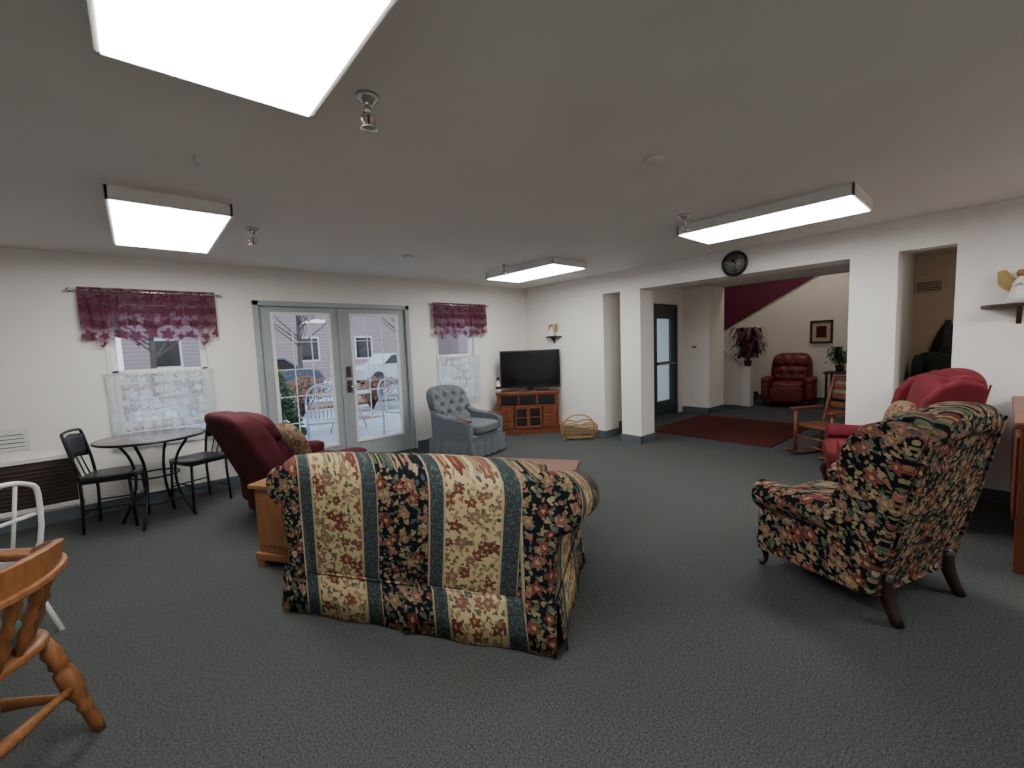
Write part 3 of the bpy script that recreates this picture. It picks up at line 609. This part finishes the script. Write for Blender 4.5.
# ------------------------------------------------------------------ hall things
e=E("staircase",(0,0,0))
prism("half_wall",[(3.62,0),(3.62,.72),(5.4,2.5),(5.4,0)],9.60,9.70,'x',WHITE,e,.004)
prism("cap_rail",[(3.60,.72),(3.60,.78),(5.4,2.58),(5.4,2.51)],9.57,9.73,'x',WHITE,e,.004)
boxes("steps",[(9.70,10.86,3.75+.26*i,6.19,.175*i,.175*(i+1)) for i in range(8)],HALLCARPET,e)
box("newel_post",9.55,9.75,3.46,3.63,0,.84,WHITE,e,.006)
def plant(name,loc,mat,n,spread,h,pot,leafw=.03):
    e=E(name,loc)
    lathe("pot",[(0,0),(pot*.75,0),(pot,pot*1.5),(pot*.85,pot*1.5),(pot*.8,pot*1.3),(0,pot*1.3)],DARKW,e)
    v=[];f=[]
    for i in range(n):
        a=random.uniform(0,2*pi); r=spread*random.uniform(.3,1); hh=h*random.uniform(.15,1); c,s=math.cos(a),math.sin(a)
        P=[Vector((0,0,pot*1.3)),Vector((c*r*.35,s*r*.35,pot*1.3+hh*.8)),Vector((c*r*.75,s*r*.75,pot*1.3+hh)),Vector((c*r,s*r,pot*1.3+hh*.8-.05))]
        P=spl(P,3); sd=Vector((-s,c,0)); k=len(v); m=len(P)
        for j,p in enumerate(P):
            w=leafw*math.sin(pi*min(1,(j+.3)/(m-.4)))+.003; v+=[p-sd*w,p+sd*w]
        for j in range(m-1): f.append((k+2*j,k+2*j+1,k+2*j+3,k+2*j+2))
    mesh("leaves",v,f,mat,e,smooth=True)
    return e
plant("potted_plum_plant",(9.65,3.545,.84),PLUM,240,.40,.72,.08,.035)
e=E("side_table",(10.50,2.12,0)); box("top",-.25,.25,-.25,.25,.66,.70,DARKW,e,.01); boxes("legs",[(-.22,-.18,-.22,-.18,0,.66),(.18,.22,-.22,-.18,0,.66),(-.22,-.18,.18,.22,0,.66),(.18,.22,.18,.22,0,.66),(-.2,.2,-.2,.2,.2,.22)],DARKW,e,.004)
plant("potted_fern",(10.50,2.15,.70),LEAF,60,.30,.40,.08,.025)
e=E("framed_picture",(10.9,2.56,1.5)); boxes("frame",[(-.03,0,-.2,.2,.2,.24),(-.03,0,-.2,.2,-.24,-.2),(-.03,0,-.2,-.16,-.24,.24),(-.03,0,.16,.2,-.24,.24)],DARKW,e,.004); box("mat_board",-.012,0,-.17,.17,-.21,.21,TAN,e); box("print",-.015,-.012,-.09,.09,-.12,.12,BURG,e)
e=E("air_vent",(8.0,.80,2.03))
boxes("grille",[(-.02,0,-.24,.04,-.08,.08)],TAN,e,.003); boxes("slots",[(-.024,-.02,-.22,.02,-.06+.025*i,-.048+.025*i) for i in range(5)],BLACK,e)
e=E("hanging_coat",(8.0,.50,1.55)); lathe("hook",[(0,0),(.01,0),(.01,.05),(.016,.06),(0,.065)],CHROME,e,(0,0,0),10,(0,-90,0))
sbox("coat_body",-.12,-.01,-.13,.13,-.85,.02,BLACK,e,3,14,None,lambda p:(p.x,p.y*(.45+.75*min(1,-(p.z-.02)*2.2))+.015*math.sin(p.y*60),p.z))
e=E("fire_alarm_pull",(8.25,4.0,1.3)); box("box",-.03,.0,-.05,.05,-.07,.07,WHITE,e,.004); box("handle",-.04,-.03,-.035,.035,-.02,.01,RED,e,.002)
# ------------------------------------------------------------------ exterior
g=G("snowy_ground"); o=g.obj(); n=g.noise(o,.35,5,.6); c=g.ramp(n,[(.4,(.62,.66,.72)),(.52,(.45,.46,.48)),(.6,(.22,.13,.08))]); g.base(c,.9); SNOW=g.m
box("exterior_ground",-40,60,YB+.16,90,-.3,-.12,SNOW)
box("patio_slab",-1.5,6,YB+.16,9.2,-.12,-.04,plain("concrete",(.42,.44,.47),.9,0,.1,3))
g=G("siding_pink"); o=g.obj(); w=g.n("ShaderNodeTexWave",{"bands_direction":"Z"},{"Vector":o,"Scale":1.6}).outputs[0]; g.base(g.ramp(w,[(.0,(.36,.26,.25)),(1.,(.48,.36,.34))]),.8); SID=g.m
ROOF=plain("roof_gray",(.16,.17,.20),.9,0,.15,2)
g=G("brick"); o=g.obj(); bk=g.n("ShaderNodeTexBrick",None,{"Vector":o,"Scale":3.,"Color1":(.30,.12,.09,1),"Color2":(.38,.18,.13,1),"Mortar":(.4,.38,.35,1)}).outputs[0]; g.base(bk,.9); BRICK=g.m
def house(x,y,w,d,h,sid):
    e=E("house",(x,y,-.12)); box("walls",-w/2,w/2,-d/2,d/2,0,h,sid,e); prism("roof",[(-d/2-.6,h),(0,h+d*.28),(d/2+.6,h)],-w/2-.5,w/2+.5,'x',ROOF,e)
    L=[];F_=[]
    k=int(w/3)
    for i in range(k):
        cx=-w/2+(i+.5)*w/k
        for z in ([1.2] if h<4 else [1.2,4.]): L.append((cx-.5,cx+.5,-d/2-.03,-d/2+.02,z,z+1.3)); F_.append((cx-.6,cx+.6,-d/2-.02,-d/2+.01,z-.1,z+1.4))
    boxes("window_trim",F_,WHITE,e); boxes("window_panes",L,SCREEN,e)
house(8,32,17,8,5.6,SID); house(-8,35,14,8,3.2,BRICK); house(28,35,14,8,5.6,SID)
LITTER=plain("fallen_leaves",(.26,.13,.08),.95,0,.5,6)
box("leaf_litter_bank",-20,40,12.6,14,-.12,-.06,LITTER)
TREE=plain("bark",(.10,.08,.07),.95,0,.3,10)
def shrub(x,y,h,mat):
    e=E("autumn_shrub",(x,y,-.12)); L=[]
    v=[];f=[]
    for i in range(60):
        a=random.uniform(0,2*pi); r=h*.6*random.random(); c,s=math.cos(a),math.sin(a); z=h*random.uniform(.6,1); L.append(([(0,0,0),(c*r*.5,s*r*.5,z*.6),(c*r,s*r,z)],[.012,.008,.003]))
        for j in range(9):
            k=len(v); px,py,pz=c*r+random.uniform(-.12,.12),s*r+random.uniform(-.12,.12),z*random.uniform(.5,1); q=.05
            v+=[(px,py,pz),(px+q,py,pz+q*.5),(px+q,py+q,pz+q),(px,py+q,pz+q*.6)]; f.append((k,k+1,k+2,k+3))
    tubes("twigs",L,TREE,e,5); mesh("foliage",v,f,mat,e)
for x,y,h in [(3.0,11.5,1.1),(4.7,11.2,.9),(6.3,11.5,1.0),(1.2,11.2,.9),(-.4,11.5,1.1),(8.0,11.3,1.1)]: shrub(x,y,h,LITTER)
def tree(x,y,h):
    L=[([(0,0,-.1),(.05,0,h*.5),(0,.1,h)],[h*.022,h*.014,h*.005])]
    for i in range(30):
        z=h*random.uniform(.25,.9); a=random.uniform(0,2*pi); l=(h-z)*.5+.3; c,s=math.cos(a),math.sin(a); L.append(([(0.02,0,z),(c*l*.5,s*l*.5,z+l*.4),(c*l,s*l,z+l*.9)],[h*.007,h*.004,h*.0015]))
    e=E("bare_tree",(x,y,-.12)); tubes("branches",L,TREE,e,6)
for x,y,h in [(-1.6,23.8,6),(.5,23.9,6),(6.3,23.8,6),(12.6,23.8,6),(-6,24,6)]: tree(x,y,h)
def conifer(x,y,h):
    e=E("evergreen_shrub",(x,y,-.12)); v=[];f=[]
    for i in range(900):
        t=random.random()**.7; z=h*(1-t*.97); r=h*.27*t*random.uniform(.5,1.1); a=random.uniform(0,2*pi); c,s=math.cos(a),math.sin(a); k=len(v)
        L_=.10; v+=[(c*r,s*r,z),(c*(r+L_)-s*.02,s*(r+L_)+c*.02,z-.03),(c*(r+L_)+s*.02,s*(r+L_)-c*.02,z-.05),(c*r,s*r,z-.05)]; f.append((k,k+1,k+2,k+3))
    mesh("needles",v,f,LEAF,e); tube("trunk",[(0,0,0),(0,0,h*.8)],.03,TREE,e)
conifer(1.85,8.5,1.35); conifer(-.6,8.8,1.6)
PM=plain("patio_metal_blue_gray",(.40,.45,.55),.5)
def patio(x,y,r):
    e=E("patio_chair",(x,y,-.04),r)
    L=[([(-.24,-.2,0),(-.23,-.2,.42),(-.24,-.28,.75),(-.15,-.32,.93),(0,-.33,.98),(.15,-.32,.93),(.24,-.28,.75),(.23,-.2,.42),(.24,-.2,0)],.016),([(-.24,.24,0),(-.24,.22,.62),(-.24,-.25,.66)],.016),([(.24,.24,0),(.24,.22,.62),(.24,-.25,.66)],.016)]
    for i in range(7): x_=-.18+.06*i; L.append(([(x_,-.21,.42),(x_,-.31,.93-.9*x_*x_*3)],.008))
    for z in (.55,.7,.82): L.append(([(-.23,-.24-.06*(z-.5),z),(.23,-.24-.06*(z-.5),z)],.007))
    tubes("frame",L,PM,e,7,3); sbox("seat",-.24,.24,-.2,.24,.40,.44,PM,e,6)
patio(2.14,7.0,165); patio(3.45,7.0,200); patio(.55,7.0,170)
e=E("patio_table",(2.95,8.2,-.04)); lathe("top",[(0,.70),(.45,.70),(.45,.72),(0,.72)],PM,e); tubes("legs",[([(c*.1,s*.1,.7),(c*.35,s*.35,0)],.015) for c,s in ((1,0),(0,1),(-1,0),(0,-1))],PM,e)
def car(x,y,r,m):
    e=E("parked_car",(x,y,-.12),r)
    prism("body",[(-2.2,.3),(-2.2,.8),(-1.9,.95),(-1.2,1.0),(-.7,1.45),(.8,1.45),(1.4,1.0),(2.1,.9),(2.25,.6),(2.2,.3)],-.85,.85,'y',m,e,.06)
    prism("windows",[(-1.1,1.0),(-.68,1.38),(.76,1.38),(1.25,1.0)],-.87,.87,'y',SCREEN,e,.01)
    for i,(a,b) in enumerate([(-1.4,-.8),(1.4,-.8),(-1.4,.8),(1.4,.8)]): lathe("wheel_%d"%i,[(0,-.1),(.32,-.1),(.34,0),(.32,.1),(0,.1)],BLACK,e,(a,b,.34),18,(90,0,0))
CW=plain("car_white",(.6,.62,.65),.3)
car(9.5,19.5,4,CW); car(3.6,19.5,0,plain("car_dark",(.08,.1,.14),.3)); car(15.5,19.2,0,CW)
w=bpy.data.worlds.new("overcast"); bpy.context.scene.world=w; w.use_nodes=True; bg=w.node_tree.nodes["Background"]; bg.inputs[0].default_value=(.68,.80,1.,1); bg.inputs[1].default_value=2.2
# ------------------------------------------------------------------ camera
f,pitch,roll,yaw,h=429.28,.0874,-.0378,.7148,1.44
F=Vector((math.sin(yaw)*math.cos(pitch),math.cos(yaw)*math.cos(pitch),-math.sin(pitch))); R0=Vector((math.cos(yaw),-math.sin(yaw),0)); U0=R0.cross(F)
R=R0*math.cos(roll)+U0*math.sin(roll); U=-R0*math.sin(roll)+U0*math.cos(roll)
cd=bpy.data.cameras.new("camera"); co=bpy.data.objects.new("camera",cd); C.objects.link(co)
cd.sensor_width=36; cd.sensor_fit='HORIZONTAL'; cd.lens=f/1024*36; cd.clip_start=.05; cd.clip_end=300
co.matrix_world=Matrix(((R.x,U.x,-F.x,0),(R.y,U.y,-F.y,0),(R.z,U.z,-F.z,h),(0,0,0,1)))
bpy.context.scene.camera=co
